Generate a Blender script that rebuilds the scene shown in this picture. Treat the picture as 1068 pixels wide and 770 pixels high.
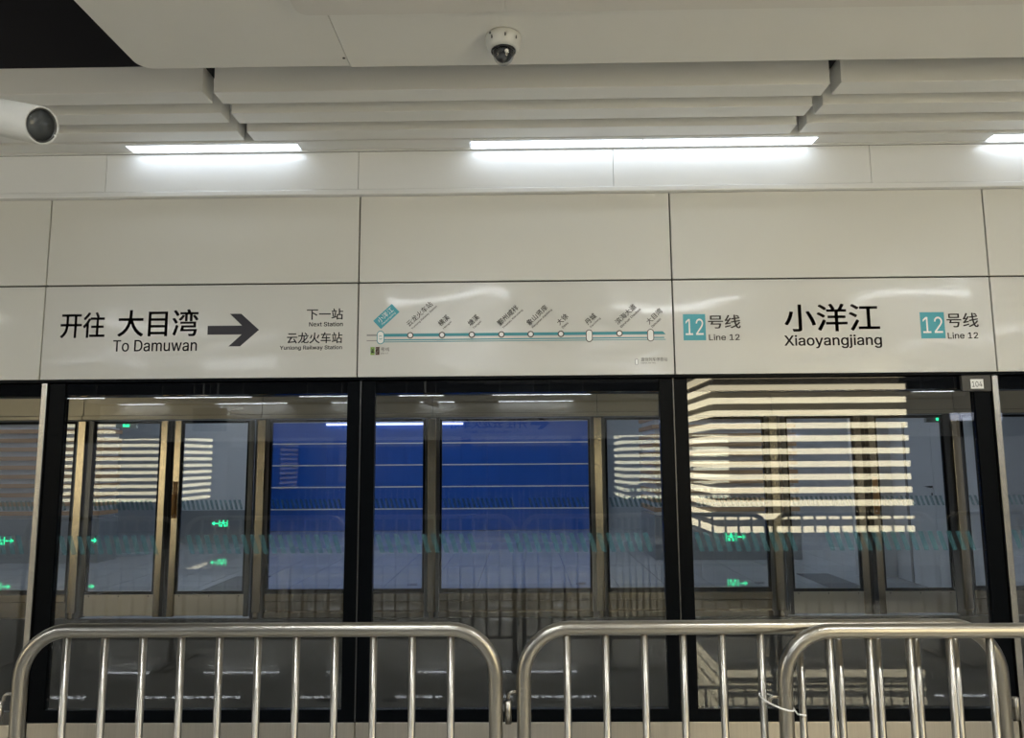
import bpy, bmesh, math, random
from mathutils import Vector, Matrix
from mathutils.geometry import delaunay_2d_cdt

random.seed(7)
for o in list(bpy.data.objects):
    bpy.data.objects.remove(o)
S = bpy.context.scene
COL = S.collection
PI = math.pi

# ------------------------------------------------------------------ camera
cam_d = bpy.data.cameras.new('camera')
cam_d.sensor_fit = 'HORIZONTAL'
cam_d.sensor_width = 36.0
cam_d.lens = 36.0 * 770 / 1068
cam_d.clip_start = 0.02
cam = bpy.data.objects.new('camera', cam_d)
COL.objects.link(cam)
yaw, pitch, roll = math.radians(.82), math.radians(7.03), math.radians(.4)
fw = Vector((-math.sin(yaw) * math.cos(pitch), math.cos(yaw) * math.cos(pitch), math.sin(pitch)))
rt = fw.cross(Vector((0, 0, 1))).normalized()
up = rt.cross(fw)
r2 = rt * math.cos(roll) - up * math.sin(roll)
u2 = up * math.cos(roll) + rt * math.sin(roll)
M = Matrix((r2, u2, -fw)).transposed().to_4x4()
M.translation = Vector((0, 0, 1.6))
cam.matrix_world = M
S.camera = cam

# ------------------------------------------------------------------ world and view
w = bpy.data.worlds.new('world')
S.world = w
w.use_nodes = True
w.node_tree.nodes['Background'].inputs[0].default_value = (.80, .82, .85, 1)
w.node_tree.nodes['Background'].inputs[1].default_value = .12
S.view_settings.view_transform = 'Standard'
S.view_settings.look = 'None'
S.view_settings.gamma = 1
S.view_settings.use_curve_mapping = False
S.view_settings.exposure = 0.84
S.cycles.max_bounces = 8
S.cycles.transparent_max_bounces = 24
S.cycles.caustics_reflective = False
S.cycles.caustics_refractive = False
S.cycles.sample_clamp_indirect = 6
S.cycles.use_denoising = True
S.cycles.use_adaptive_sampling = False

STRIP = 2.8      # radiance of the ceiling strip lamps
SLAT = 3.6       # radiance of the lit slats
FARL = 10.0      # radiance of the lamps on the far platform
PLAT = 34.0      # radiance of the added fill lamps over the own platform

# ------------------------------------------------------------------ materials
def mat(name, col, rough=.5, metal=0.0, spec=.5, coat=0.0, noise=None, bump=None, emit=None, es=1.0):
    m = bpy.data.materials.new(name)
    m.use_nodes = True
    nt = m.node_tree
    b = nt.nodes['Principled BSDF']
    b.inputs['Base Color'].default_value = (*col, 1)
    b.inputs['Roughness'].default_value = rough
    b.inputs['Metallic'].default_value = metal
    b.inputs['Specular IOR Level'].default_value = spec
    b.inputs['Coat Weight'].default_value = coat
    b.inputs['Coat Roughness'].default_value = .07
    if noise or bump:
        tc = nt.nodes.new('ShaderNodeTexCoord')
        mp = nt.nodes.new('ShaderNodeMapping')
        nt.links.new(tc.outputs['Object'], mp.inputs['Vector'])
    if noise:
        sc, amt, stretch = noise
        mp.inputs['Scale'].default_value = stretch
        n = nt.nodes.new('ShaderNodeTexNoise')
        n.inputs['Scale'].default_value = sc
        n.inputs['Detail'].default_value = 4
        nt.links.new(mp.outputs[0], n.inputs['Vector'])
        mx = nt.nodes.new('ShaderNodeMix')
        mx.data_type = 'RGBA'
        mx.inputs['A'].default_value = (*[c * (1 - amt) for c in col], 1)
        mx.inputs['B'].default_value = (*[min(1, c * (1 + amt)) for c in col], 1)
        nt.links.new(n.outputs['Fac'], mx.inputs['Factor'])
        nt.links.new(mx.outputs['Result'], b.inputs['Base Color'])
    if bump:
        sc, st, stretch = bump
        mp2 = nt.nodes.new('ShaderNodeMapping')
        mp2.inputs['Scale'].default_value = stretch
        geo = nt.nodes.new('ShaderNodeNewGeometry')
        nt.links.new(geo.outputs['Position'], mp2.inputs['Vector'])
        n2 = nt.nodes.new('ShaderNodeTexNoise')
        n2.inputs['Scale'].default_value = sc
        n2.inputs['Detail'].default_value = 1
        nt.links.new(mp2.outputs[0], n2.inputs['Vector'])
        bp = nt.nodes.new('ShaderNodeBump')
        bp.inputs['Strength'].default_value = 1.0
        bp.inputs['Distance'].default_value = st
        nt.links.new(n2.outputs['Fac'], bp.inputs['Height'])
        nt.links.new(bp.outputs[0], b.inputs['Normal'])
        nt.links.new(bp.outputs[0], b.inputs['Coat Normal'])
    if emit:
        b.inputs['Emission Color'].default_value = (*emit, 1)
        b.inputs['Emission Strength'].default_value = es
    return m

def glass_mat(name, tint, f0=.05, film=None):
    m = bpy.data.materials.new(name)
    m.use_nodes = True
    nt = m.node_tree
    nt.nodes.clear()
    out = nt.nodes.new('ShaderNodeOutputMaterial')
    lw = nt.nodes.new('ShaderNodeLayerWeight')
    lw.inputs['Blend'].default_value = .5
    pw = nt.nodes.new('ShaderNodeMath'); pw.operation = 'POWER'; pw.inputs[1].default_value = 5
    nt.links.new(lw.outputs['Facing'], pw.inputs[0])
    ma = nt.nodes.new('ShaderNodeMath'); ma.operation = 'MULTIPLY_ADD'
    ma.inputs[1].default_value = 1 - f0; ma.inputs[2].default_value = f0
    nt.links.new(pw.outputs[0], ma.inputs[0])
    tr = nt.nodes.new('ShaderNodeBsdfTransparent'); tr.inputs[0].default_value = (*tint, 1)
    gl = nt.nodes.new('ShaderNodeBsdfGlossy'); gl.inputs['Roughness'].default_value = 0
    gl.inputs[0].default_value = (1, 1, 1, 1)
    mx = nt.nodes.new('ShaderNodeMixShader')
    nt.links.new(ma.outputs[0], mx.inputs[0])
    nt.links.new(tr.outputs[0], mx.inputs[1])
    nt.links.new(gl.outputs[0], mx.inputs[2])
    last = mx
    if film:
        df = nt.nodes.new('ShaderNodeBsdfDiffuse'); df.inputs[0].default_value = (*film[0], 1)
        m2 = nt.nodes.new('ShaderNodeMixShader'); m2.inputs[0].default_value = film[1]
        nt.links.new(mx.outputs[0], m2.inputs[1]); nt.links.new(df.outputs[0], m2.inputs[2])
        last = m2
    nt.links.new(last.outputs[0], out.inputs[0])
    return m

def floor_mat(name, col, tile, rough):
    m = mat(name, col, rough, spec=.6)
    nt = m.node_tree
    b = nt.nodes['Principled BSDF']
    geo = nt.nodes.new('ShaderNodeNewGeometry')
    br = nt.nodes.new('ShaderNodeTexBrick')
    br.offset = 0
    br.inputs['Scale'].default_value = 1
    br.inputs['Brick Width'].default_value = tile
    br.inputs['Row Height'].default_value = tile
    br.inputs['Mortar Size'].default_value = .003
    br.inputs['Color1'].default_value = (*col, 1)
    br.inputs['Color2'].default_value = (*[c * .93 for c in col], 1)
    br.inputs['Mortar'].default_value = (*[c * .5 for c in col], 1)
    nt.links.new(geo.outputs['Position'], br.inputs['Vector'])
    nt.links.new(br.outputs['Color'], b.inputs['Base Color'])
    return m

PANEL = mat('cream enamel panel', (.66, .65, .605), .30, spec=.4, coat=.15, bump=(1.1, .005, (1, 1, 1.6)))
SIGN = mat('cream enamel sign', (.645, .64, .605), .26, spec=.4, coat=.26, bump=(1.5, .011, (.8, 1, 1.9)))
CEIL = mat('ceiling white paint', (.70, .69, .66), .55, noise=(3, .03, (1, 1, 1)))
CEIL2 = mat('shaded lower ceiling board', (.63, .61, .58), .55)  # slightly darker copy of the ceiling paint, shading put into its colour
BAFF = mat('baffle white paint', (.66, .66, .65), .40)
FASC = mat('fascia white gloss', (.74, .75, .76), .14, coat=.4)
VOID = mat('void black', (.005, .005, .009), .9)
BEAM = mat('void beam', (.16, .14, .15), .7)
BLACK = mat('black frame', (.002, .0028, .004), .35, spec=.06)
FRIT = mat('black frit glass', (.006, .007, .009), .02, spec=.85)
JOINT = mat('joint shadow gap', (.015, .014, .013), .8)
STEEL = mat('brushed steel', (.56, .535, .49), .26, metal=1, noise=(6, .12, (1, 1, 40)))
PIPE = mat('polished steel pipe', (.31, .29, .255), .30, metal=1, noise=(9, .10, (1, 1, 1)))
BASEM = mat('base steel panel', (.62, .57, .49), .38, metal=1, noise=(5, .10, (30, 1, 1)))
DKST = mat('dark steel frame', (.10, .10, .10), .35, metal=.8)
INK = mat('charcoal print', (.028, .026, .034), .5)
INKB = mat('brown black print', (.045, .032, .028), .5)
TEAL = mat('teal print', (.055, .36, .44), .4)
TEALD = mat('teal route line', (.045, .29, .34), .4)
GREYP = mat('grey print', (.28, .27, .27), .5)
WHITEP = mat('white print', (.85, .85, .83), .45)
GREENP = mat('line green print', (.20, .36, .05), .45)
BROWNP = mat('line brown print', (.10, .045, .03), .45)
LAMP = mat('lamp diffuser', (.9, .9, .9), .4, emit=(.80, .90, 1.0), es=STRIP)
LAMPP = mat('platform fill diffuser', (.9, .9, .9), .4, emit=(.91, .965, 1.0), es=PLAT)
LAMPF = mat('lamp diffuser far', (.9, .9, .9), .4, emit=(.86, .93, 1.0), es=FARL)
STEELF = mat('steel with warm light tint', (.55, .46, .33), .27, metal=1, noise=(6, .12, (1, 1, 40)))  # gold tint stands for warm slat light on the far steel
HEADT = mat('track header beige steel', (.52, .46, .35), .34, metal=.45)  # beige steel, deepened with the same painted-in warm slat light
LAMPR = mat('rear lamp diffuser', (.9, .9, .9), .4, emit=(.9, .95, 1.0), es=6.0)
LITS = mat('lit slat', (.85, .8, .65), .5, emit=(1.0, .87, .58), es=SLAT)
WOOD = mat('brown slat', (.42, .255, .14), .5, noise=(4, .15, (1, 8, 8)))
GREYB = mat('grey back wall', (.34, .37, .41), .4)
WHITE = mat('white wall panel', (.62, .64, .68), .35)
GREYW = mat('grey plinth', (.20, .215, .235), .55)
DKBACK = mat('dark bronze backing', (.05, .045, .04), .5)
BLUE = mat('blue hoarding board', (.012, .105, .50), .35, noise=(1.5, .15, (1, 1, 1)))
WTRIM = mat('white trim', (.92, .92, .92), .4)
GREEN = mat('exit green light', (.02, .5, .2), .4, emit=(.02, .85, .30), es=1.6)
SIGNB = mat('exit sign box', (.25, .27, .26), .4)
GLASS = glass_mat('screen glass', (.93, .95, .96), .055)
GLASSF = glass_mat('far screen glass', (.93, .95, .97), .055)
FILM = glass_mat('teal stripe film', (.80, .90, .91), .05, ((.13, .33, .38), .16))
FLOOR = floor_mat('platform granite', (.50, .49, .46), .6, .02)
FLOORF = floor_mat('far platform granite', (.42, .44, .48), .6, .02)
FLDK = mat('dark floor band', (.10, .10, .11), .12)
TRACK = mat('track concrete', (.06, .058, .055), .85, noise=(3, .3, (1, 1, 1)))
CAMW = mat('camera housing white', (.55, .55, .53), .35)
CAMB = mat('camera black', (.01, .01, .014), .12)
DOME = glass_mat('dome glass', (.75, .76, .78), .06)
LENSG = mat('grey lamp glass', (.055, .06, .062), .12, spec=.4)
NYLON = mat('white nylon tie', (.75, .74, .72), .4)
AMBER = mat('amber handle', (.42, .20, .05), .4)
SCREEN = mat('dark display', (.03, .035, .05), .2)
PLAQ = mat('dark grey plaque', (.055, .052, .046), .5)
PALE = mat('pale light bar', (.6, .62, .7), .4, emit=(.75, .8, 1), es=1.4)

# ------------------------------------------------------------------ helpers
def wloc(o):
    v = Vector((0, 0, 0))
    while o is not None:
        v += o.location
        o = o.parent
    return v

def link(name, me, m, parent, loc):
    o = bpy.data.objects.new(name, me)
    if m is not None and not me.materials:
        me.materials.append(m)
    COL.objects.link(o)
    if parent is not None:
        o.parent = parent
        o.location = Vector(loc) - wloc(parent)
    else:
        o.location = loc
    return o

def tag(o, label, cat, group=None):
    o['label'] = label
    o['category'] = cat
    if group:
        o['group'] = group
    return o

def struct(o):
    o['kind'] = 'structure'
    return o

def thing(name, label, cat, loc, group=None):
    o = bpy.data.objects.new(name, None)
    o.empty_display_size = .1
    COL.objects.link(o)
    o.location = loc
    return tag(o, label, cat, group)

BOXC = {}
def box(name, x0, x1, y0, y1, z0, z1, m, parent=None, bev=0.0):
    d = (round(x1 - x0, 4), round(y1 - y0, 4), round(z1 - z0, 4), bev, m.name)
    me = BOXC.get(d)
    if me is None:
        bm = bmesh.new()
        bmesh.ops.create_cube(bm, size=1)
        bmesh.ops.scale(bm, vec=d[:3], verts=bm.verts)
        if bev:
            bmesh.ops.bevel(bm, geom=bm.edges[:], offset=bev, segments=2, affect='EDGES', profile=.5)
        me = bpy.data.meshes.new(name)
        bm.to_mesh(me)
        bm.free()
        BOXC[d] = me
    return link(name, me, m, parent, ((x0 + x1) / 2, (y0 + y1) / 2, (z0 + z1) / 2))

def meshobj(name, bm, m, parent, loc, smooth=False):
    me = bpy.data.meshes.new(name)
    bmesh.ops.recalc_face_normals(bm, faces=bm.faces)
    if smooth:
        for f in bm.faces:
            f.smooth = True
    bm.to_mesh(me)
    bm.free()
    return link(name, me, m, parent, loc)

def boxes(name, lst, m, parent, loc):
    """several boxes joined as one part; coordinates in world space"""
    bm = bmesh.new()
    for (x0, x1, y0, y1, z0, z1) in lst:
        r = bmesh.ops.create_cube(bm, size=1)
        vs = r['verts']
        bmesh.ops.scale(bm, vec=(x1 - x0, y1 - y0, z1 - z0), verts=vs)
        bmesh.ops.translate(bm, vec=((x0 + x1) / 2 - loc[0], (y0 + y1) / 2 - loc[1], (z0 + z1) / 2 - loc[2]), verts=vs)
    return meshobj(name, bm, m, parent, loc)

def tube_bm(pts, r, seg=14, cap=True, bm=None):
    bm = bm or bmesh.new()
    pts = [Vector(p) for p in pts]
    rings = []
    n = len(pts)
    t0 = (pts[1] - pts[0]).normalized()
    ref = Vector((0, 1, 0)) if abs(t0.y) < .9 else Vector((1, 0, 0))
    for i, p in enumerate(pts):
        if i == 0: t = t0
        elif i == n - 1: t = (pts[-1] - pts[-2]).normalized()
        else: t = ((pts[i + 1] - p).normalized() + (p - pts[i - 1]).normalized()).normalized()
        a = t.cross(ref).normalized()
        b = a.cross(t).normalized()
        rings.append([bm.verts.new(p + a * r * math.cos(2 * PI * k / seg) + b * r * math.sin(2 * PI * k / seg)) for k in range(seg)])
    for i in range(n - 1):
        for k in range(seg):
            bm.faces.new((rings[i][k], rings[i][(k + 1) % seg], rings[i + 1][(k + 1) % seg], rings[i + 1][k]))
    if cap:
        bm.faces.new(rings[0]); bm.faces.new(rings[-1])
    return bm

def tube(name, pts, r, m, parent, seg=14):
    c = Vector(pts[0])
    return meshobj(name, tube_bm([Vector(p) - c for p in pts], r, seg), m, parent, c, True)

def lathe(name, prof, m, parent, loc, axis='Z', seg=32, rot=None):
    bm = bmesh.new()
    rings = []
    for (r, z) in prof:
        rings.append([bm.verts.new((max(r, 1e-4) * math.cos(2 * PI * k / seg), max(r, 1e-4) * math.sin(2 * PI * k / seg), z)) for k in range(seg)])
    for i in range(len(rings) - 1):
        for k in range(seg):
            bm.faces.new((rings[i][k], rings[i][(k + 1) % seg], rings[i + 1][(k + 1) % seg], rings[i + 1][k]))
    bmesh.ops.remove_doubles(bm, verts=bm.verts, dist=3e-4)
    o = meshobj(name, bm, m, parent, loc, True)
    if rot is not None:
        o.rotation_euler = rot
    return o

def prism(name, pts, y0, y1, m, parent, back=False):
    """polygon in X,Z world coords extruded in Y"""
    cx = sum(p[0] for p in pts) / len(pts); cz = sum(p[1] for p in pts) / len(pts)
    cy = (y0 + y1) / 2
    bm = bmesh.new()
    a = [bm.verts.new((p[0] - cx, y0 - cy, p[1] - cz)) for p in pts]
    b = [bm.verts.new((p[0] - cx, y1 - cy, p[1] - cz)) for p in pts]
    bm.faces.new(a); bm.faces.new(b[::-1])
    n = len(pts)
    for i in range(n):
        bm.faces.new((a[i], a[(i + 1) % n], b[(i + 1) % n], b[i]))
    return meshobj(name, bm, m, parent, (cx, cy, cz))

FDIR = bpy.utils.system_resource('DATAFILES', path='fonts')
try:
    FONT = bpy.data.fonts.load(FDIR + '/Inter.woff2')
except Exception:
    FONT = None

def glyphs(body, bold=0.0):
    cu = bpy.data.curves.new('t', 'FONT')
    cu.body = body
    cu.size = 1
    if FONT and all(ord(c) < 128 for c in body):
        cu.font = FONT
    cu.resolution_u = 4
    ascii_ = all(ord(c) < 128 for c in body)
    if ascii_:
        cu.fill_mode = 'NONE'
    o = bpy.data.objects.new('t', cu)
    COL.objects.link(o)
    bpy.context.view_layer.update()
    dg = bpy.context.evaluated_depsgraph_get()
    me = bpy.data.meshes.new_from_object(o.evaluated_get(dg), depsgraph=dg)
    bpy.data.objects.remove(o)
    bpy.data.curves.remove(cu)
    me.materials.clear()
    if ascii_:
        # outlines only: fill them, holes left open
        vs = [Vector((v.co.x, v.co.y)) for v in me.vertices]
        # edges in loop order so that the winding of each outline is known
        nb = {}
        for e in me.edges:
            a, b = e.vertices
            nb.setdefault(a, []).append(b); nb.setdefault(b, []).append(a)
        seen, ed = set(), []
        for v0 in range(len(vs)):
            if v0 in seen or v0 not in nb:
                continue
            prev, cur = None, v0
            while True:
                seen.add(cur)
                # outlines are stored vertex after vertex: prefer the next index
                nx = [n for n in nb[cur] if n != prev]
                n = cur + 1 if (cur + 1) in nx else nx[0]
                ed.append((cur, n))
                prev, cur = cur, n
                if cur == v0:
                    break
        res = delaunay_2d_cdt(vs, ed, [], 0, 1e-7)
        def inside(p):
            wn = 0
            for a, b in ed:
                A_, B_ = vs[a], vs[b]
                if (A_.y > p.y) != (B_.y > p.y):
                    if A_.x + (p.y - A_.y) / (B_.y - A_.y) * (B_.x - A_.x) > p.x:
                        wn += 1 if B_.y > A_.y else -1
            return wn != 0
        keep = [tuple(f) for f in res[2] if inside((res[0][f[0]] + res[0][f[1]] + res[0][f[2]]) / 3)]
        me.clear_geometry()
        me.from_pydata([(v.x, v.y, 0) for v in res[0]], [], keep)
    if bold > 0:
        vs = [v.co.copy() for v in me.vertices]
        fs = [tuple(p.vertices) for p in me.polygons]
        V, Fc = [], []
        for dx, dy in ((bold, bold * .6), (-bold, bold * .6), (bold, -bold * .6), (-bold, -bold * .6)):
            k0 = len(V)
            V += [(v.x + dx, v.y + dy, 0) for v in vs]
            Fc += [tuple(i + k0 for i in f) for f in fs]
        me.clear_geometry()
        me.from_pydata(V, [], Fc)
    return me

def place_text(name, body, m, parent, pos, sx, sz, ang=0, bold=0.0, align='L', face=-1, fit=None):
    """flat lettering on a vertical plane facing -Y (face=-1) or +Y (face=1), pos = lower left of its bounding box"""
    me = glyphs(body, bold)
    xs = [v.co.x for v in me.vertices]; ys = [v.co.y for v in me.vertices]
    x0, x1, y0, y1 = min(xs), max(xs), min(ys), max(ys)
    kx, kz = sx / (x1 - x0), sz / (y1 - y0)
    ca, sa = math.cos(ang), math.sin(ang)
    for v in me.vertices:
        a, b = (v.co.x - x0) * kx, (v.co.y - y0) * kz
        px, pz = a * ca - b * sa, a * sa + b * ca
        v.co = (px if face < 0 else -px, 0, pz)
    me.update()
    return link(name, me, m, parent, pos)

# ------------------------------------------------------------------ floors and track
fl = struct(box('floor', -13, 13, -8.7, 4.30, -.25, 0, FLOOR))
ff = struct(box('floor', -13, 13, 7.84, 17.6, -.25, 0, FLOORF))
struct(box('track_bed', -13, 13, 4.30, 7.79, -1.40, -1.25, TRACK))
struct(box('wall_near_platform_edge', -13, 13, 4.26, 4.30, -1.25, -.251, TRACK))
struct(box('wall_far_platform_edge', -13, 13, 7.79, 7.84, -1.25, 0, TRACK))
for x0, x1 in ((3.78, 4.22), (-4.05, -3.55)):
    box('floor_band', x0, x1, 8.05, 10.6, .0005, .004, FLDK, ff)  # darker strips along the far platform floor

# ------------------------------------------------------------------ ceiling
ce = struct(box('ceiling', -13, 13, -8.7, 4.4, 4.6, 4.75, VOID))
def rounded_plate(name, x0, x1, y0, y1, z0, z1, r, m, parent):
    """plate with the front left corner rounded (seen from below)"""
    pts = [(x0, y0), (x1, y0), (x1, y1)]
    for k in range(9):
        a = PI / 2 + PI / 2 * k / 8
        pts.append((x0 + r + r * math.cos(a), y1 - r + r * math.sin(a)))
    c = ((x0 + x1) / 2, (y0 + y1) / 2, (z0 + z1) / 2)
    bm = bmesh.new()
    a_ = [bm.verts.new((p[0] - c[0], p[1] - c[1], z0 - c[2])) for p in pts]
    b_ = [bm.verts.new((p[0] - c[0], p[1] - c[1], z1 - c[2])) for p in pts]
    bm.faces.new(a_); bm.faces.new(b_[::-1])
    n = len(pts)
    for i in range(n):
        bm.faces.new((a_[i], a_[(i + 1) % n], b_[(i + 1) % n], b_[i]))
    return meshobj(name, bm, m, parent, c)

rounded_plate('ceiling_panel', -1.663, -.743, -8.3, 3.03, 3.316, 3.37, .064, CEIL, ce)
rounded_plate('ceiling_panel', -.740, 9.0, -8.3, 3.04, 3.316, 3.37, .002, CEIL, ce)
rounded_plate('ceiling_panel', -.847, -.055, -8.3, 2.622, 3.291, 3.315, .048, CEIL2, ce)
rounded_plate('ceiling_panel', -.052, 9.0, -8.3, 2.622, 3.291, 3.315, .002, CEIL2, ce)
for (x, y) in ((2.14, 2.775), (-.754, 2.966)):
    lathe('screw', [(0, -.004), (.006, -.004), (.006, .001), (0, .001)], DKST, ce, (x, y, 3.317), seg=8)
# void: beams and cable trays
for y in (1.1, 1.9, 2.7):
    box('beam', -9, -1.0, y - .05, y + .05, 4.15, 4.3, BEAM, ce)
tray = box('cable_tray', -.07, .07, -1.6, 1.6, -.05, .05, BEAM, ce)
tray.location = Vector((-2.75, 1.4, 3.95)) - wloc(ce); tray.rotation_euler = (0, 0, -.25)
tray = box('cable_tray', -.05, .05, -1.6, 1.6, -.04, .04, BEAM, ce)
tray.location = Vector((-3.35, 1.4, 3.80)) - wloc(ce); tray.rotation_euler = (0, 0, -.2)
box('void_screen', -9, 9, 3.303, 3.325, 3.483, 4.6, VOID, ce)
# linear baffles in three rows
for k, (y0, y1) in enumerate(((3.300, 3.416), (3.515, 3.627), (3.723, 3.837))):
    for sx0 in (-7.415, -4.449, -1.483, 1.483, 4.449):
        g = .026
        dz = {-1.483: -.004, 1.483: .002}.get(sx0, 0)
        box('ceiling_baffle', sx0 + g, sx0 + 2.966 - g, y0, y1, 3.348 + dz, 3.481, BAFF, ce, bev=.003)
    if k < 2:
        y2 = (3.515, 3.723)[k]
        box('baffle_backing', -7.4, 7.4, y1 + .002, y2 - .002, 3.455, 3.479, BAFF, ce)
box('baffle_backing', -7.4, 7.4, 3.300, 3.86, 3.4815, 3.50, VOID, ce)
# soffit with the strip lamps
so = struct(box('trim_1', -7, 7, 3.856, 3.885, 3.345, 3.48, BAFF))
box('soffit_edge', -7, 7, 3.980, 3.998, 3.345, 3.48, BAFF, so)
box('soffit_top', -7, 7, 3.862, 4.05, 3.502, 3.52, VOID, so)
slots = [i for i in range(-7, 8)]
on = {-2: 'strip lamp above the arrow direction sign, alone in its slot', 0: 'strip lamp above the route map, left one of a joined pair',
      1: 'strip lamp right of the joint of the pair, above the line 12 logo', 3: 'strip lamp cut off by the right edge of the photo'}
for i in slots:
    x0 = -.281 + .9597 * i
    x1 = x0 + .9577
    if i in on or i in (-5, 4, 6, -6):
        lab = on.get(i)
        if lab is None:
            lab = {-5: 'strip lamp far along the soffit to the left, outside the photo', -6: 'strip lamp at the far left end of the soffit, outside the photo',
                   4: 'strip lamp second past the right edge, outside the photo', 6: 'strip lamp at the far right end of the soffit, outside the photo'}[i]
        t = thing('strip_lamp', lab, 'lamp', ((x0 + x1) / 2, 3.933, 3.350), 'strip lamps along the soffit')
        box('diffuser', x0 + .005, x1 - .005, 3.889, 3.977, 3.350, 3.360, LAMP, t)
        box('housing', x0 + .002, x1 - .002, 3.887, 3.979, 3.362, 3.43, DKST, t)
    else:
        box('soffit_infill', x0, x1, 3.886, 3.979, 3.351, 3.37, BAFF, so)

# fascia above the sign row
fa = struct(box('trim_2', -7, 7, 4.016, 4.30, 3.105, 3.50, JOINT))
for i in range(-4, 5):
    x0 = -.9195 + 1.4406 * i
    box('fascia_panel', x0 + .0012, x0 + 1.4394, 4.000, 4.014, 3.125, 3.344, FASC, fa, bev=.001)
box('fascia_lip', -7, 7, 3.994, 4.052, 3.094, 3.123, FASC, fa, bev=.004)

# ------------------------------------------------------------------ header wall with sign panels
JX = [-6.18, -4.43, -2.68, -.913, .836, 2.586, 4.336, 6.086]
wf = struct(box('wall_front', -6.3, 6.2, 4.053, 4.30, 2.065, 3.092, JOINT))
for i in range(len(JX) - 1):
    box('header_panel', JX[i] + .004, JX[i + 1] - .004, 4.03, 4.05, 2.595, 3.092, PANEL, wf, bev=.002)
for i in (0, 1, 5, 6):
    box('header_panel', JX[i] + .004, JX[i + 1] - .004, 4.03, 4.05, 2.06, 2.586, PANEL, wf, bev=.002)
box('header_bottom_trim', -6.3, 6.2, 4.034, 4.30, 2.046, 2.058, BLACK, wf)
YS = 4.0292   # plane of the print
def sign(i, name, label, cat):
    x0, x1 = JX[i] + .004, JX[i + 1] - .004
    t = thing(name, label, cat, ((x0 + x1) / 2, 4.04, 2.06))
    box('sign_board', x0, x1, 4.03, 4.05, 2.06, 2.586, SIGN, t, bev=.002)
    return t
def txt(t, body, x0, z0, x1, z1, m=INK, bold=.012, name='lettering'):
    return place_text(name, body, m, t, (x0, YS, z0), x1 - x0, z1 - z0, bold=bold)

# direction sign
t = sign(2, 'direction_sign', 'cream direction sign board reading To Damuwan with a black arrow', 'sign')
txt(t, '开往', -2.580, 2.292, -2.330, 2.438, bold=.014)
txt(t, '大目湾', -2.258, 2.297, -1.806, 2.450, bold=.014)
txt(t, 'To Damuwan', -2.278, 2.213, -1.808, 2.278, bold=.007)
ax0, ax1, az = -1.752, -1.472, 2.329
prism('arrow', [(ax0, az - .025), (-1.560, az - .025), (-1.632, az - .092), (-1.567, az - .092), (-1.464, az), (-1.567, az + .092), (-1.630, az + .092), (-1.560, az + .025), (ax0, az + .025)], YS - .0004, YS + .0004, INK, t)
txt(t, '下一站', -1.200, 2.383, -.996, 2.446)
txt(t, 'Next Station', -1.185, 2.345, -.996, 2.370, bold=.012)
txt(t, '云龙火车站', -1.306, 2.250, -.998, 2.312)
txt(t, 'Yunlong Railway Station', -1.345, 2.210, -.998, 2.238, bold=.012)

# route map
t = sign(3, 'route_map_sign', 'cream route map board with a teal line and ten stations', 'sign')
def slab(name, x0, x1, z0, z1, m, dy=0):
    return box(name, x0, x1, YS - .0003 - dy, YS + .0003 - dy, z0, z1, m, t)
slab('route_line', -.785, .775, 2.283, 2.300, TEALD)
prism('route_arrow', [(.775, 2.283), (.792, 2.283), (.775, 2.300)], YS - .0003, YS + .0003, TEALD, t)
slab('route_line', -.785, .783, 2.262, 2.268, TEALD)
slab('route_line', -.785, .790, 2.252, 2.256, TEALD)
slab('route_stub', -.862, -.785, 2.288, 2.297, GREYP)
slab('route_stub', -.862, -.785, 2.259, 2.264, GREYP)
def capsule(name, x, z, w_, h, m, dy, n=10, par=None):
    r = w_ / 2
    pts = [(x + r * math.cos(PI * k / n), z + h / 2 - r + r * math.sin(PI * k / n)) for k in range(n + 1)]
    pts += [(x + r * math.cos(PI + PI * k / n), z - h / 2 + r + r * math.sin(PI + PI * k / n)) for k in range(n + 1)]
    return prism(name, pts, YS - .0003 - dy, YS + .0003 - dy, m, par or t)
ST = [(-.62, '云龙火车站', 'Yunlong Railway Station'), (-.444, '横溪', 'Hengxi'), (-.279, '塘溪', 'Tangxi'), (-.115, '鄞州咸祥', 'Yinzhou Xianxiang'),
      (.047, '象山贤庠', 'Xiangshan Xianxiang'), (.214, '大徐', 'Daxu'), (.37, '丹城', 'Dancheng'), (.537, '滨海大道', 'Binhai Dadao'), (.708, '大目湾', 'Damuwan')]
A = math.radians(43)
for (x, cn, en) in ST:
    if cn in ('丹城', '大目湾'):
        mk = capsule('station_marker', x, 2.278, .038, .070, INKB, .0008)
        capsule('station_marker_fill', x, 2.278, .029, .061, WHITEP, .0016, par=mk)
    else:
        mk = capsule('station_marker', x, 2.290, .036, .0361, INKB, .0008)
        capsule('station_marker_fill', x, 2.290, .024, .0241, WHITEP, .0016, par=mk)
    n = len(cn)
    place_text('station_name', cn, INKB, t, (x - .005, YS - .0004, 2.336), .037 * n - .004, .034, ang=A, bold=.01)
    place_text('station_name_english', en, INKB, t, (x + .012, YS - .0004, 2.320), min(.037 * n * 1.08, .0085 * len(en) + .008) if n < 4 else .037 * n * 1.02, .013, ang=A, bold=.012)
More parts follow.
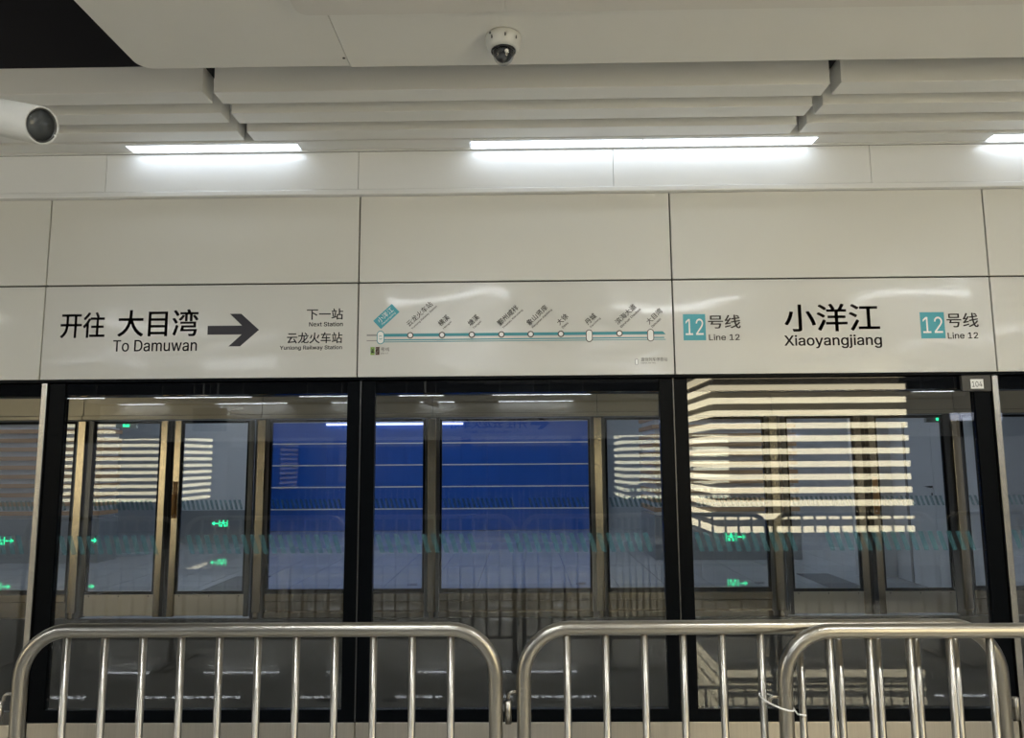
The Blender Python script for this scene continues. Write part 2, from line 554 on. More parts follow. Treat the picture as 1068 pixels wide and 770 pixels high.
# current station
mk = capsule('station_marker', -.785, 2.279, .042, .076, TEALD, .0008)
capsule('station_marker_fill', -.785, 2.279, .033, .067, WHITEP, .0016, par=mk)
bm_pts = []
for a in (.6, -2.5):
    prism('transfer_mark', [(-.785 + .011 * math.cos(a + k * .5), 2.279 + .011 * math.sin(a + k * .5)) for k in range(5)] +
          [(-.785 + .008 * math.cos(a + k * .5), 2.279 + .008 * math.sin(a + k * .5)) for k in range(4, -1, -1)], YS - .0026, YS - .002, TEALD, t)
cx, cz, hw, hh = -.7545, 2.398, .070, .032
ca, sa = math.cos(A), math.sin(A)
def rot(a, b): return (cx + a * ca - b * sa, cz + a * sa + b * ca)
prism('current_station_tag', [rot(-hw, -hh), rot(hw, -hh), rot(hw, hh), rot(-hw, hh)], YS - .0003, YS + .0003, TEAL, t)
p = rot(-.052, -.006)
place_text('station_name', '小洋江', WHITEP, t, (p[0], YS - .0008, p[1]), .105, .032, ang=A, bold=.0)
p = rot(-.050, -.025)
place_text('station_name_english', 'Xiaoyangjiang', WHITEP, t, (p[0], YS - .0008, p[1]), .100, .014, ang=A)
slab('line_badge', -.840, -.817, 2.182, 2.226, GREENP)
slab('line_badge', -.812, -.790, 2.182, 2.226, BROWNP)
txt(t, '4', -.836, 2.190, -.822, 2.218, WHITEP, .02).location.y -= .0012
txt(t, '7', -.808, 2.190, -.794, 2.218, WHITEP, .02).location.y -= .0012
txt(t, '号线', -.782, 2.202, -.735, 2.224, INKB, .0)
txt(t, 'Line 4 7', -.782, 2.186, -.742, 2.195, INKB, .0)
mk = capsule('legend_marker', .627, 2.130, .018, .036, GREYP, .0006)
capsule('legend_marker_fill', .627, 2.130, .012, .030, WHITEP, .0012, par=mk)
txt(t, '直快列车停靠站', .652, 2.133, .796, 2.154, INKB, .0)
txt(t, 'Express train stop', .652, 2.119, .730, 2.128, INKB, .0)

# station name
t = sign(4, 'station_name_sign', 'cream station name board reading Xiaoyangjiang between two teal 12 badges', 'sign')
def badge(x0, x1, z0, z1):
    b = box('line_badge', x0, x1, YS - .0004, YS + .0004, z0, z1, TEAL, t)
    txt(b, '12', x0 + .012, z0 + .030, x1 - .012, z1 - .026, WHITEP, .0).location.y -= .001
badge(.889, 1.012, 2.247, 2.394)
txt(t, '号线', 1.026, 2.312, 1.205, 2.388, INKB)
txt(t, 'Line 12', 1.028, 2.246, 1.197, 2.280, INKB, .010)
txt(t, '小洋江', 1.446, 2.290, 1.968, 2.445, INKB, .014)
txt(t, 'Xiaoyangjiang', 1.440, 2.196, 1.972, 2.271, INKB, .012)
badge(2.188, 2.320, 2.246, 2.392)
txt(t, '号线', 2.332, 2.306, 2.505, 2.386, INKB)
txt(t, 'Line 12', 2.332, 2.243, 2.497, 2.278, INKB, .010)

# ------------------------------------------------------------------ near glass screen
def stripes(x0, x1, y, z0, z1, parent, gap=None, step=.050, wd=.026, lean=-.03):
    bm = bmesh.new()
    c = Vector(((x0 + x1) / 2, y, (z0 + z1) / 2))
    x = x0
    while x < x1 - abs(lean) - wd:
        if not (gap and gap[0] < x < gap[1]):
            vs = [Vector((x - lean, y, z0)), Vector((x - lean + wd, y, z0)), Vector((x + wd, y, z1)), Vector((x, y, z1))]
            f = [bm.verts.new(v - c + Vector((0, -.0004, 0))) for v in vs]
            b = [bm.verts.new(v - c + Vector((0, .0004, 0))) for v in vs]
            bm.faces.new(f); bm.faces.new(b[::-1])
            for k in range(4):
                bm.faces.new((f[k], f[(k + 1) % 4], b[(k + 1) % 4], b[k]))
        x += step
    o = meshobj('stripe_film', bm, FILM, parent, c)
    o['kind'] = 'stuff'
    return o

GX = [-2.642, -.897, .829, 2.562]
labs = ['tall black framed glass screen panel under the arrow direction sign', 'tall black framed glass screen panel under the route map',
        'tall black framed glass screen panel under the station name board']
for i in range(3):
    x0, x1 = GX[i], GX[i + 1]
    t = thing('glass_screen_panel', labs[i], 'glass panel', ((x0 + x1) / 2, 4.07, 0), 'fixed glass screen panels')
    bl = .085 if i == 0 else .075
    brr = .085 if i == 2 else .072
    z0, z1 = .236, 2.040
    a, b = x0 + .003, x1 - .003
    boxes('frame', [(a, a + bl, 4.068, 4.11, z0, z1), (b - brr, b, 4.068, 4.11, z0, z1), (a + bl, b - brr, 4.068, 4.11, z0, z0 + .062)], BLACK, t, ((x0 + x1) / 2, 4.09, 1.1))
    box('lintel_glass', a + bl + .001, b - brr - .001, 4.078, 4.10, z1 - .068, z1, FRIT, t)
    box('pane', a + bl + .001, b - brr - .001, 4.080, 4.092, z0 + .063, z1 - .070, GLASS, t)
    box('base_plate', a, b, 4.066, 4.12, .0, z0 - .002, BASEM, t, bev=.002)
    s = stripes(a + bl + .01, b - brr - .01, 4.0790, 1.105, 1.205, t, gap=(x0 + .62, x0 + .78))
    mk = place_text('maker_mark', 'CGGC', INK, t, (b - brr - (.13 if i < 2 else .22) if i else a + bl + 1.38, 4.0795, .335), .075, .016, bold=.02)
    if i == 1:
        mk.location.x = -.815 + .06 - wloc(t).x
    if i == 2:
        mk.location.x = .905 + .10 - wloc(t).x
    if i == 0:
        mk.location.x = b - brr - .13 - wloc(t).x
struct(box('trim_3', -6.3, 6.2, 4.112, 4.20, 1.97, 2.045, BLACK))
for x in (GX[1], GX[2]):
    struct(box('trim_4', x - .003, x + .003, 4.060, 4.10, .236, 2.045, DKST))

# near sliding doors at both edges of the picture, each with a bright steel edge
def near_door(x0, x1, edge, lab):
    t = thing('sliding_glass_door', lab, 'door', ((x0 + x1) / 2, 4.10, 0), 'near sliding glass doors')
    if edge == 'R':
        box('edge_strip', x1 - .034, x1, 4.052, 4.10, .01, 2.045, STEEL, t, bev=.004)
        a, b = x0, x1 - .036
    else:
        box('edge_strip', x0, x0 + .034, 4.052, 4.10, .01, 2.045, STEEL, t, bev=.004)
        a, b = x0 + .036, x1
    fy0, fy1 = 4.112, 4.142
    box('lintel_glass', a, b, 4.085, 4.100, 1.972, 2.040, FRIT, t)
    boxes('frame', [(a, a + .03, fy0, fy1, .21, 1.97), (b - .03, b, fy0, fy1, .21, 1.97), (a + .03, b - .03, fy0, fy1, .21, .275)], DKST, t, ((a + b) / 2, 4.127, 1))
    box('pane', a + .031, b - .031, 4.122, 4.132, .276, 1.969, GLASS, t)
    box('kick_plate', a, b, 4.112, 4.142, .01, .208, BASEM, t, bev=.002)
    stripes(a + .04, b - .04, 4.1210, 1.105, 1.205, t)
    return t
near_door(-4.60, -2.646, 'R', 'sliding glass door with steel edge at the left end of the screen')
near_door(2.566, 4.52, 'L', 'sliding glass door with steel edge at the right end of the screen')
# door number plaque
t = thing('door_number_plaque', 'small grey box with a white 104 label above the right pillar', 'plaque', (2.47, 4.05, 1.96))
box('housing', 2.395, 2.553, 4.040, 4.066, 1.955, 2.044, PLAQ, t, bev=.004)
box('label_plate', 2.440, 2.508, 4.0365, 4.0395, 1.968, 2.020, WHITEP, t)
place_text('lettering', '104', INK, t, (2.446, 4.0360, 1.978), .055, .030)

# ------------------------------------------------------------------ crowd barriers
def barrier(loc, width, rz, label, hook='none', left_hook=True):
    t = thing('crowd_barrier', label, 'barrier', (0, 0, 0), 'steel crowd barriers in a row')
    H, R, r = 1.146, .019, .125
    pts = [(0, 0, .10)]
    pts.append((0, 0, H - r))
    for k in range(1, 11):
        a = PI - PI / 2 * k / 10
        pts.append((r + r * math.cos(a), 0, H - r + r * math.sin(a)))
    pts.append((width * .5, 0, H))
    for k in range(0, 11):
        a = PI / 2 - PI / 2 * k / 10
        pts.append((width - r + r * math.cos(a), 0, H - r + r * math.sin(a)))
    pts.append((width, 0, .10))
    tube('frame', pts, R, PIPE, t, 20)
    tube('bottom_rail', [(.015, 0, .20), (width - .015, 0, .20)], .0145, PIPE, t)
    p = .1048
    x0 = (width - p * 10) / 2
    first = None
    for k in range(11):
        if first is None:
            first = tube('bar', [(x0, 0, .21), (x0, 0, H - .012)], .0098, PIPE, t)
        else:
            o = first.copy()
            COL.objects.link(o)
            o.parent = t
            o.location.x = x0 + p * k
    for x in (0, width):
        boxes('foot', [(x - .025, x + .025, -.26, .26, .012, .024), (x - .025, x + .025, -.26, -.22, 0, .012), (x - .025, x + .025, .22, .26, 0, .012), (x - .02, x + .02, -.02, .02, .024, .10)], PIPE, t, (x, 0, .02))
    for zz in (.96, .35):
        # eye sleeve on the right upright, hook on the left one
        box('hinge_tab', width + .018, width + .024, -.006, .006, zz - .025, zz - .005, DKST, t)
        tube('hinge_sleeve', [(width + .033, 0, zz - .058), (width + .033, 0, zz)], .0085, PIPE, t, 12)
        if left_hook:
            hp = [(-.018, 0, zz + .021), (-.030, 0, zz + .021)]
            for k in range(1, 6):
                a = PI / 2 + PI / 2 * k / 5
                hp.append((-.030 + .012 * math.cos(a), 0, zz + .009 + .012 * math.sin(a)))
            hp.append((-.042, 0, zz + .002))
            tube('hook', hp, .0045, PIPE, t, 10)
    t.location = loc
    t.rotation_euler = (0, 0, rz)
    return t
barrier((-1.369, 2.07, 0), 1.290, 0, 'steel crowd barrier standing in front of the arrow direction sign')
barrier((-.004, 2.075, 0), 1.283, .012, 'steel crowd barrier starting mid photo, its right end behind another barrier')
barrier((.680, 2.030, 0), 1.290, .002, 'steel crowd barrier at right, overlapping in front of its neighbour')
barrier((-2.745, 2.075, 0), 1.290, .0, 'steel crowd barrier of which only a sliver shows at the left edge', left_hook=False)
barrier((2.04, 2.01, 0), 1.290, .0, 'steel crowd barrier past the right edge of the photo, mirrored in the glass', left_hook=False)
barrier((3.42, 2.02, 0), 1.290, .0, 'steel crowd barrier farthest right, outside the photo', left_hook=False)
barrier((-4.12, 2.075, 0), 1.290, .0, 'steel crowd barrier farthest left, outside the photo', left_hook=False)
# cable tie binding two barriers
t = thing('cable_tie', 'white cable tie binding the two overlapping barriers', 'cable tie', (.67, 2.0, .96))
lp = []
for k in range(25):
    a = 2 * PI * k / 24
    lp.append((.657 + .040 * math.cos(a), 2.035 + .062 * math.sin(a), .967 - .012 * math.cos(a)))
tube('strap', lp, .0022, NYLON, t, 8)
tube('tail', [(.697, 2.035, .956), (.690, 1.975, .955), (.706, 1.960, .957)], .0022, NYLON, t, 8)

# ------------------------------------------------------------------ dome camera and cylinder lamp
t = thing('dome_camera', 'white dome security camera under the ceiling panel', 'camera', (-.066, 2.823, 3.3155))
DC = (-.066, 2.823, 3.3155)
lathe('housing', [(0, .0), (.070, 0), (.074, -.012), (.072, -.030), (.064, -.052), (.057, -.060), (.051, -.062), (.0, -.056)], CAMW, t, DC)
lathe('bezel', [(.050, -.056), (.0505, -.066), (.048, -.071), (.045, -.066), (.045, -.056)], CAMB, t, DC)
lb = lathe('lens_ball', [(.040 * math.cos(a * PI / 20), -.066 - .044 * math.sin(a * PI / 20)) for a in range(0, 11)], CAMB, t, DC)
lathe('dome', [(.0445 * math.cos(a * PI / 20), -.068 - .056 * math.sin(a * PI / 20)) for a in range(0, 11)], DOME, t, DC)
lathe('lens', [(0, 0), (.008, 0), (.008, .003), (0, .004)], WHITEP, lb, (-.053, 2.786, 3.232), seg=16, rot=(1.9, 0, .3))
for a in (-2.25, -1.45, -.75):
    x, y = -.066 + .0715 * math.cos(a), 2.823 + .0715 * math.sin(a)
    o = box('slot', -.003, .003, -.001, .001, -.007, .007, DKST, t)
    o.location = Vector((x, y, 3.284)) - wloc(t); o.rotation_euler = (0, 0, a + PI / 2)
lathe('screw', [(0, -.002), (.005, -.002), (.005, .002), (0, .002)], DKST, t, (-.066 + .074 * math.cos(-2.35), 2.823 + .074 * math.sin(-2.35), 3.301), seg=10, rot=(PI / 2, 0, -.7))

# horizontal white cylinder entering at the left
P1 = Vector((-1.512, 2.20, 2.660)); ax = Vector((.92, -.25, -.28)).normalized(); L = .75
t = thing('cylinder_lamp', 'white cylindrical housing with a round grey glass end, at left edge', 'lamp', tuple(P1 - ax * L * .6))
q = Vector((0, 0, 1)).rotation_difference(ax)
def cyl(name, prof, m):
    o = lathe(name, prof, m, t, tuple(P1), seg=40)
    o.rotation_mode = 'QUATERNION'; o.rotation_quaternion = q
    return o
RC = .0595
cyl('housing', [(0, -L), (RC, -L), (RC, -.001), (RC - .002, 0), (RC - .006, 0), (RC - .006, -.012), (0, -.012)], CAMW)
cyl('inner_ring', [(RC - .0065, -.011), (RC - .0065, -.002), (RC - .011, -.002), (RC - .011, -.011)], DKST)
cyl('glass_cover', [(0, -.006), (RC - .0115, -.006), (RC - .0115, -.010), (0, -.010)], LENSG)
for zz in (-1, 1):
    sd = Vector((ax.y, -ax.x, 0)).normalized()
    pp = P1 + sd * (RC - .009) * zz * .96 - ax * .001 + Vector((0, 0, .012 * zz))
    lathe('screw', [(0, .001), (.003, .001), (.003, -.002), (0, -.002)], WTRIM, t, tuple(pp), seg=8).rotation_euler = ax.to_track_quat('Z', 'Y').to_euler()
hp = P1 - ax * L * .6
tube('hanging_rod', [tuple(hp + Vector((0, 0, RC - .005))), (hp.x, hp.y, 4.6)], .012, CAMW, t)

# ------------------------------------------------------------------ far glass screen, seen from the track side
FX = [-6.55, -4.69, -2.77, -.96, .785, 2.62, 4.52, 6.3]
YF = 7.81
th = struct(box('trim_5', -6.6, 6.4, YF + .02, YF + .30, 2.05, 3.6, DKST))
for i in range(len(FX) - 1):
    box('track_header_panel', FX[i] + .003, FX[i + 1] - .003, YF, YF + .018, 2.10, 3.0, HEADT, th, bev=.002)
    box('track_header_rail', FX[i] + .003, FX[i + 1] - .003, YF - .02, YF + .018, 2.055, 2.095, HEADT, th, bev=.003)
plab = {1: 'steel post left of the amber handled far doors', 2: 'steel post at the left end of the blue hoarding view', 3: 'steel post across the blue hoarding, below the route map',
        4: 'steel post at the right end of the blue hoarding view', 5: 'steel post left of the far doors behind the bright stripes', 6: 'steel post at the right of the far screen, near the white door'}
for i in range(1, 7):
    x = FX[i]
    t = thing('steel_post', plab[i], 'post', (x, YF + .05, 0), 'steel posts of the far screen')
    box('post_body', x - .075, x + .075, YF + .03, YF + .13, 0, 2.049, DKST, t)
    box('cover_plate', x - .040, x + .040, YF - .012, YF + .029, .06, 2.04, STEELF, t, bev=.004)
    box('foot_block', x - .022, x + .022, YF - .016, YF + .029, .0, .058, STEELF, t, bev=.003)
fl_ = {2: 'far glass panel showing the left part of the blue hoarding', 3: 'far glass panel showing the middle of the blue hoarding', 4: 'far glass panel right of the blue hoarding, before the far right doors'}
for i in (2, 3, 4):
    a, b = FX[i] + .078, FX[i + 1] - .078
    t = thing('far_glass_panel', fl_[i], 'glass panel', ((a + b) / 2, YF + .06, 0), 'fixed glass panels of the far screen')
    boxes('frame', [(a, a + .022, YF + .03, YF + .07, .245, 2.04), (b - .022, b, YF + .03, YF + .07, .245, 2.04), (a + .022, b - .022, YF + .03, YF + .07, .245, .285), (a + .022, b - .022, YF + .03, YF + .07, 2.015, 2.04)], BLACK, t, ((a + b) / 2, YF + .05, 1))
    box('pane', a + .023, b - .023, YF + .045, YF + .057, .286, 2.014, GLASSF, t)
    box('sill_beam', a, b, YF + .01, YF + .10, .165, .243, STEELF, t, bev=.006)
    box('sill_beam', a, b, YF + .035, YF + .10, .062, .163, STEELF, t, bev=.004)
    box('sill_beam', a, b, YF + .0, YF + .10, .0, .060, STEELF, t, bev=.006)
    stripes(a + .03, b - .03, YF + .0440, 1.105, 1.205, t, gap=(a + .75, a + .92))
    place_text('maker_mark', 'CGGC', INK, t, (b - .17, YF + .0442, .315), .10, .022, bold=.02)
dl = {(1, 0): 'far sliding door leaf left of the meeting stiles with the amber handle', (1, 1): 'far sliding door leaf right of the amber handle',
      (5, 0): 'far sliding door leaf behind the bright stripe reflections, left leaf', (5, 1): 'far sliding door leaf in front of the white service door'}
for i in (1, 5):
    a, b = FX[i] + .078, FX[i + 1] - .078
    mid = (a + b) / 2
    for s, (p_, q_) in enumerate(((a, mid - .003), (mid + .003, b))):
        t = thing('far_sliding_door', dl[(i, s)], 'door', ((p_ + q_) / 2, YF + .02, 0), 'sliding door leaves of the far screen')
        st = (.03, .10) if s == 0 else (.10, .03)
        box('seal', *( (q_ - .035, q_) if s == 0 else (p_, p_ + .035) ), YF - .012, YF + .028, .02, 2.04, BLACK, t)
        m0, m1 = (q_ - .105, q_ - .036) if s == 0 else (p_ + .036, p_ + .105)
        box('stile', m0, m1, YF - .014, YF + .028, .02, 2.04, STEELF, t, bev=.004)
        o0, o1 = (p_, p_ + .05) if s == 0 else (q_ - .05, q_)
        box('stile', o0, o1, YF - .010, YF + .028, .02, 2.04, DKST, t)
        g0, g1 = (p_ + .052, q_ - .108) if s == 0 else (p_ + .108, q_ - .052)
        boxes('glazing_frame', [(g0, g1, YF, YF + .026, .245, .275), (g0, g1, YF, YF + .026, 2.01, 2.04), (g0, g0 + .02, YF, YF + .026, .276, 2.009), (g1 - .02, g1, YF, YF + .026, .276, 2.009)], BLACK, t, ((g0 + g1) / 2, YF + .01, 1))
        box('pane', g0 + .021, g1 - .021, YF + .008, YF + .018, .277, 2.008, GLASSF, t)
        kp = box('kick_plate', g0, g1, YF - .004, YF + .024, .03, .243, BASEM, t, bev=.003)
        for k in range(3):
            lathe('screw', [(0, .002), (.007, .002), (.007, -.001), (0, -.001)], DKST, kp, (g0 + .05 + k * (g1 - g0 - .1) / 2, YF - .005, .228), seg=8, rot=(PI / 2, 0, 0))
        stripes(g0 + .02, g1 - .02, YF + .0070, 1.105, 1.205, t)
        if s == 1:
            hp = [(p_ + .07, YF - .014, 1.05), (p_ + .07, YF - .05, 1.06), (p_ + .075, YF - .055, 1.15), (p_ + .07, YF - .05, 1.26), (p_ + .07, YF - .014, 1.27)]
            pl = box('handle_plate', p_ + .045, p_ + .095, YF - .020, YF - .0145, 1.02, 1.40, AMBER, t)
            tube('emergency_handle', hp, .016, AMBER, pl, 10)
# the same doors' neighbours beyond the frame edges
for a, b, lab in ((-6.47, -4.77, 'far glass panel beyond the left doors, at the left edge'), (4.60, 6.22, 'far glass panel beyond the right doors, at the right edge')):
    t = thing('far_glass_panel', lab, 'glass panel', ((a + b) / 2, YF + .06, 0), 'fixed glass panels of the far screen')
    boxes('frame', [(a, a + .022, YF + .03, YF + .07, .245, 2.04), (b - .022, b, YF + .03, YF + .07, .245, 2.04), (a + .022, b - .022, YF + .03, YF + .07, .245, .285), (a + .022, b - .022, YF + .03, YF + .07, 2.015, 2.04)], BLACK, t, ((a + b) / 2, YF + .05, 1))
    box('pane', a + .023, b - .023, YF + .045, YF + .057, .286, 2.014, GLASSF, t)
    box('sill_beam', a, b, YF + .01, YF + .10, .165, .243, STEELF, t, bev=.006)
    box('sill_beam', a, b, YF + .035, YF + .10, .0, .163, STEELF, t, bev=.004)
    stripes(a + .03, b - .03, YF + .0440, 1.105, 1.205, t)

# ------------------------------------------------------------------ slatted screens on both platforms
def slat_screen(label, x0, x1, yf, d, depth, corner, smat, backm, zt=2.75, group='slatted screens'):
    """d = +1: body extends to +Y behind the front face, -1: to -Y; corner 'L' or 'R' carries the side face"""
    t = thing('slat_screen', label, 'slat screen', ((x0 + x1) / 2, yf, 0), group)
    yb = yf + d * depth
    lo, hi = min(yf, yb), max(yf, yb)
    box('plinth', x0, x1, lo, hi, 0, .70, GREYW, t)
    bx = (lo + .05, hi - .0) if d > 0 else (lo, hi - .05)
    box('back_panel', x0 + .05, x1 - .05, bx[0], bx[1], .701, zt + .35, backm, t)
    z = .79
    while z < zt:
        f0, f1 = (yf, yf + .045) if d > 0 else (yf - .045, yf)
        box('slat', x0, x1, f0, f1, z - .033, z + .033, smat, t)
        s0, s1 = (yf + .0455, yb) if d > 0 else (yb, yf - .0455)
        if corner == 'L':
            box('slat', x0, x0 + .045, s0, s1, z - .033, z + .033, smat, t)
        else:
            box('slat', x1 - .045, x1, s0, s1, z - .033, z + .033, smat, t)
        z += .148
    return t
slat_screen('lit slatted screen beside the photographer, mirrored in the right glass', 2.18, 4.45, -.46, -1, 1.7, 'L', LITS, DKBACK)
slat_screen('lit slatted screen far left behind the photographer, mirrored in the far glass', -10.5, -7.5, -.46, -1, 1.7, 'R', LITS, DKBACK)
slat_screen('brown slatted screen on the far platform, behind the right glass', 2.10, 4.42, 12.07, 1, 1.4, 'L', WOOD, WHITE)
slat_screen('brown slatted screen on the far platform, at the left edge', -10.5, -6.88, 12.07, 1, .55, 'R', WOOD, WHITE)

# ------------------------------------------------------------------ far platform
wb = struct(box('wall_back', -13, 13, 17.5, 17.7, 0, 3.4, GREYB))
fc = struct(box('ceiling', -13, 13, 8.12, 17.7, 3.40, 3.5, CEIL))
t = thing('blue_hoarding', 'long blue hoarding of horizontal boards on the far platform', 'hoarding', (-2.15, 17.3, 0))
for r_ in range(5):
    for c_ in range(3):
        x0 = -6.40 + c_ * 2.78
        box('board', x0, x0 + 2.778, 17.28, 17.34, r_ * .504 + .006, r_ * .504 + .482, BLUE, t, bev=.004)
    box('seam_trim', -6.40, 1.94, 17.265, 17.30, r_ * .504 + .484, r_ * .504 + .508, WTRIM, t)
box('light_bar', -4.6, -1.40, 17.22, 17.264, 2.43, 2.475, PALE, t)
# far lamps
k = 0
for y in (9.6, 11.2, 13.4, 15.6):
    for x in (-9, -6, -3, 0, 3, 6, 9):
        if y in (13.4,) and (x < -7 or 2 < x < 5):
            continue
        t = thing('far_strip_lamp', 'strip lamp under the far platform ceiling, hidden by the header', 'lamp', (x, y, 3.34), 'strip lamps of the far platform')
        box('diffuser', x - .8, x + .8, y - .06, y + .06, 3.34, 3.35, LAMPF, t)
        box('housing', x - .81, x + .81, y - .07, y + .07, 3.352, 3.40, DKST, t)
# left service block and right service wall with a door
wl = struct(box('wall_left', -7.0, -5.45, 15.0, 15.3, .64, 3.35, WHITE))
box('wall_plinth', -7.02, -5.43, 14.97, 15.3, .0, .639, GREYW, wl)
wr = struct(box('wall_right', 5.02, 5.2, 8.30, 10.25, 0, 3.35, WHITE))
box('wall_return', 4.55, 5.2, 10.255, 10.45, 0, 3.35, WHITE, wr)
dr = struct(box('door_1', 4.995, 5.018, 8.62, 9.17, .005, 2.0, WHITE))
box('door_leaf', 4.995, 5.018, 9.176, 9.78, .005, 2.0, WHITE, dr)
box('door_frame', 4.985, 5.018, 9.785, 9.83, .0, 2.05, GREYP, dr)
tube('door_handle', [(4.99, 9.20, 1.24), (4.96, 9.20, 1.24), (4.96, 9.34, 1.24)], .012, INK, dr, 8)
lathe('lock', [(0, .004), (.016, .004), (.016, -.004), (0, -.004)], INK, dr, (4.99, 9.22, 1.15), seg=12, rot=(0, PI / 2, 0))

# exit signs
def exit_sign(label, x, y, z, dirn, w_=.36, h=.15, group='green exit signs'):
    t = thing('exit_sign', label, 'sign', (x, y, z - h / 2), group)
    box('sign_box', x - w_ / 2, x + w_ / 2, y - .02, y, z - h / 2, z + h / 2, SIGNB, t)
    yy0, yy1 = y - .024, y - .0205
    # figure in a doorway
    fx = x - .07 * dirn
    s = h * .42
    boxes('running_figure', [(fx - .020, fx + .020, yy0, yy1, z - .2 * s, z + .45 * s), (fx - .012, fx + .012, yy0, yy1, z + .55 * s, z + s), (fx - .065, fx - .022, yy0, yy1, z + .1 * s, z + .3 * s),
                             (fx + .022, fx + .065, yy0, yy1, z + .1 * s, z + .3 * s), (fx - .055, fx - .02, yy0, yy1, z - s, z - .3 * s), (fx + .015, fx + .05, yy0, yy1, z - s, z - .3 * s)], GREEN, t, (fx, yy0, z))
    boxes('door_mark', [(fx - .085, fx - .072, yy0, yy1, z - s, z + s), (fx + .072, fx + .085, yy0, yy1, z - s, z + s)], GREEN, t, (fx, yy0, z))
    a0 = x + .03 * dirn
    prism('arrow', [(a0, z - .010), (x + .11 * dirn, z - .010), (x + .11 * dirn, z - .04), (x + .165 * dirn, z), (x + .11 * dirn, z + .04), (x + .11 * dirn, z + .010), (a0, z + .010)], yy0, yy1, GREEN, t)
exit_sign('low green exit sign with right arrow at the left edge', -8.40, 12.068, .36, 1)
exit_sign('low green exit sign on the plinth corner of the left brown slat screen', -7.04, 12.068, .36, 1, .30, .13)
exit_sign('low green exit sign with right arrow behind the right glass', 3.37, 12.068, .36, 1)
exit_sign('low green exit sign with left arrow on the grey wall plinth', -6.08, 14.968, .38, -1)
def hang_exit(label, x, y, z):
    t = thing('hanging_exit_sign', label, 'sign', (x, y, z), 'green exit signs')
    box('sign_box', x - .16, x + .16, y - .025, y + .025, z - .07, z + .07, SIGNB, t)
    boxes('running_figure', [(x - .05, x - .02, y - .03, y - .0255, z - .05, z + .05), (x + .0, x + .05, y - .03, y - .0255, z - .01, z + .05), (x - .01, x + .05, y - .03, y - .0255, z - .05, z - .02)], GREEN, t, (x, y - .028, z))
    for s in (-1, 1):
        tube('hanging_rod', [(x + s * .12, y, z + .068), (x + s * .12, y, 3.4)], .006, CAMW, t, 8)
hang_exit('green exit sign hanging at the top of the left far doors', -6.15, 11.4, 2.20)
hang_exit('green exit sign hanging above the white service door', 4.72, 8.45, 2.06)

# ------------------------------------------------------------------ own platform behind the photographer (seen mirrored in the glass)
wo = struct(box('wall_rear', -13, 13, -8.62, -8.46, 2.05, 3.6, JOINT))
YO = -8.44
RJ = [-9.6 + 1.75 * i for i in range(12)]
for i in range(len(RJ) - 1):
    box('header_panel', RJ[i] + .004, RJ[i + 1] - .004, YO - .015, YO, 2.06, 2.60, PANEL, wo, bev=.002)
    box('header_panel', RJ[i] + .004, RJ[i + 1] - .004, YO - .015, YO, 2.606, 2.88, PANEL, wo, bev=.002)
    a, b = RJ[i], RJ[i + 1]
    t = thing('rear_glass_panel', 'dark glass screen panel across the platform, behind the photographer', 'glass panel', ((a + b) / 2, YO - .05, 0), 'rear glass screen panels')
    boxes('frame', [(a + .003, a + .075, YO - .06, YO - .02, .0, 2.04), (b - .075, b - .003, YO - .06, YO - .02, .0, 2.04), (a + .075, b - .075, YO - .06, YO - .02, 0, .25)], BLACK, t, ((a + b) / 2, YO - .04, 1))
    box('pane', a + .076, b - .076, YO - .045, YO - .035, .251, 2.04, FRIT, t)
rs = struct(box('trim_6', -9.6, 9.6, YO + .02, YO + .5, 2.92, 3.0, BAFF))
for (xa, xb, y, z, lab) in ([(a_, b_, YO + .12, 2.905, 'strip lamp above the rear screen, mirrored under the near header') for a_, b_ in ((-9.1, -8.1), (-6.9, -6.1), (-6.08, -5.3), (-4.28, -3.5), (-2.30, -1.54), (-.54, .28), (.30, 1.11), (3.5, 4.4), (6.9, 7.8))] +
                            [(a_, b_, -6.64, 2.905, 'strip lamp hung before the rear screen, mirrored under the near header') for a_, b_ in ((-9.4, -8.5), (-7.45, -6.5), (-6.48, -5.5), (-4.5, -3.5), (-2.5, -1.6), (-.61, .37), (.39, 1.36), (3.4, 4.3), (7.8, 8.8))]):
    t = thing('rear_strip_lamp', lab, 'lamp', ((xa + xb) / 2, y, z), 'strip lamps of the rear screen' if y < -8 else 'strip lamps hung before the rear screen')
    box('diffuser', xa, xb, y - .05, y + .05, z - .008, z, LAMPR, t)
    box('housing', xa - .005, xb + .005, y - .055, y + .055, z + .001, z + .0145, DKST, t)
    if y > -8:
        for x in (xa + .15, xb - .15):
            tube('hanging_rod', [(x, y, z + .014), (x, y, 3.29 if x > -.8 else 4.6)], .006, CAMW, t, 8)
YR = YO + .022
t = thing('rear_direction_sign', 'rear direction board with arrow, mirrored over the blue hoarding', 'sign', (-.3, YO + .001, 2.08))
box('sign_board', -1.9, .95, YO + .001, YO + .02, 2.08, 2.59, SIGN, t)
place_text('lettering', '开往 云龙火车站', INK, t, (.09, YR, 2.31), 1.72, .21, face=1, bold=.014)
place_text('lettering', 'To Yunlong Railway Station', INK, t, (-.10, YR, 2.19), 1.2, .08, face=1)
prism('arrow', [(.17, 2.375), (.42, 2.375), (.32, 2.28), (.43, 2.28), (.60, 2.41), (.43, 2.54), (.32, 2.54), (.42, 2.445), (.17, 2.445)], YR - .0005, YR + .0005, INK, t)
t = thing('rear_station_sign', 'rear station name board, mirrored beside the route map pillar', 'sign', (-4.0, YO + .001, 2.08))
box('sign_board', -4.9, -3.15, YO + .001, YO + .02, 2.08, 2.59, SIGN, t)
place_text('lettering', '小洋江', INK, t, (-3.63, YR, 2.31), .76, .20, face=1, bold=.014)

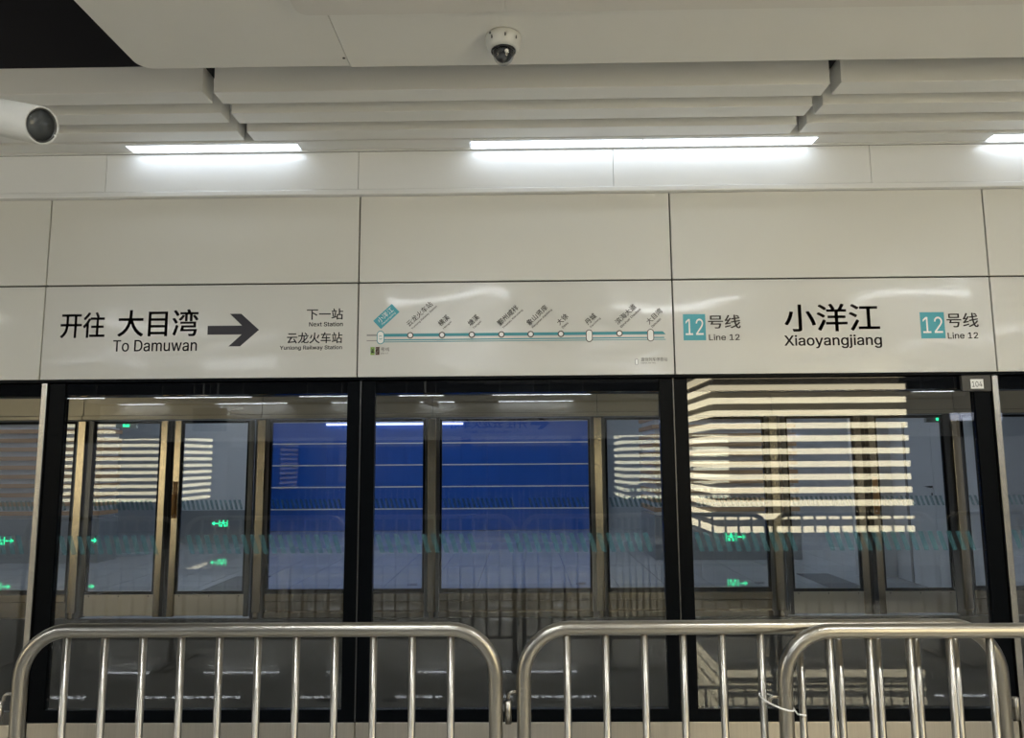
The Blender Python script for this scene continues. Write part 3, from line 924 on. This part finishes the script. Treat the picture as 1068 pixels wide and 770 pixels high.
# unseen lamps added over the own platform as fill light
for (x, y) in [(xx, yy) for yy in (.6, -1.6, -3.4) for xx in (-.8, 1.6, 4.0, 6.4)]:
    if y == -1.6 and 1 < x < 5:
        continue
    t = thing('platform_fill_lamp', 'added fill lamp over the platform, behind the photographer', 'lamp', (x, y, 3.28), 'added fill lamps over the platform')
    box('diffuser', x - .6, x + .6, y - .06, y + .06, 3.267, 3.275, LAMPP, t)
    box('housing', x - .61, x + .61, y - .07, y + .07, 3.276, 3.2905, CAMW, t)
for x in (-6.5, -4.2):
    for y in (-.2, -3.0):
        t = thing('platform_fill_lamp', 'added fill lamp hung below the open ceiling void, behind the photographer', 'lamp', (x, y, 3.2), 'added fill lamps over the platform')
        box('diffuser', x - .6, x + .6, y - .06, y + .06, 3.19, 3.20, LAMPP, t)
        box('housing', x - .61, x + .61, y - .07, y + .07, 3.201, 3.25, CAMW, t)
        for s in (-.5, .5):
            tube('hanging_rod', [(x + s, y, 3.248), (x + s, y, 4.6)], .006, CAMW, t, 8)
# hanging things that the glass mirrors
t = thing('hanging_sign', 'dark hanging sign over a pale bar, mirrored at the upper right pillar', 'sign', (6.0, -1.9, 2.2))
box('sign_box', 5.85, 6.40, -1.93, -1.87, 2.20, 2.42, SCREEN, t)
box('pale_bar', 5.80, 6.50, -1.95, -1.86, 2.09, 2.19, PALE, t)
for x in (5.9, 6.35):
    tube('hanging_rod', [(x, -1.9, 2.418), (x, -1.9, 3.2905)], .008, CAMW, t, 8)
t = thing('hanging_display', 'dark hanging display mirrored above the far doors with the amber handle', 'display', (-4.3, -1.9, 2.0))
box('casing', -4.52, -4.08, -1.97, -1.87, 2.02, 2.34, SCREEN, t, bev=.01)
for x in (-4.4, -4.2):
    tube('hanging_rod', [(x, -1.92, 2.335), (x, -1.92, 4.6)], .010, CAMW, t, 8)
t = thing('bullet_camera', 'small grey bullet camera on a bracket, mirrored under the route map', 'camera', (-1.3, -1.9, 2.3))
o = box('housing', -.11, .11, -.035, .035, -.035, .035, GREYP, t, bev=.008)
o.location = Vector((-1.25, -1.9, 2.38)) - wloc(t); o.rotation_euler = (0, .25, 0)
tube('bracket', [(-1.33, -1.9, 2.415), (-1.36, -1.9, 3.316)], .012, CAMW, t, 8)
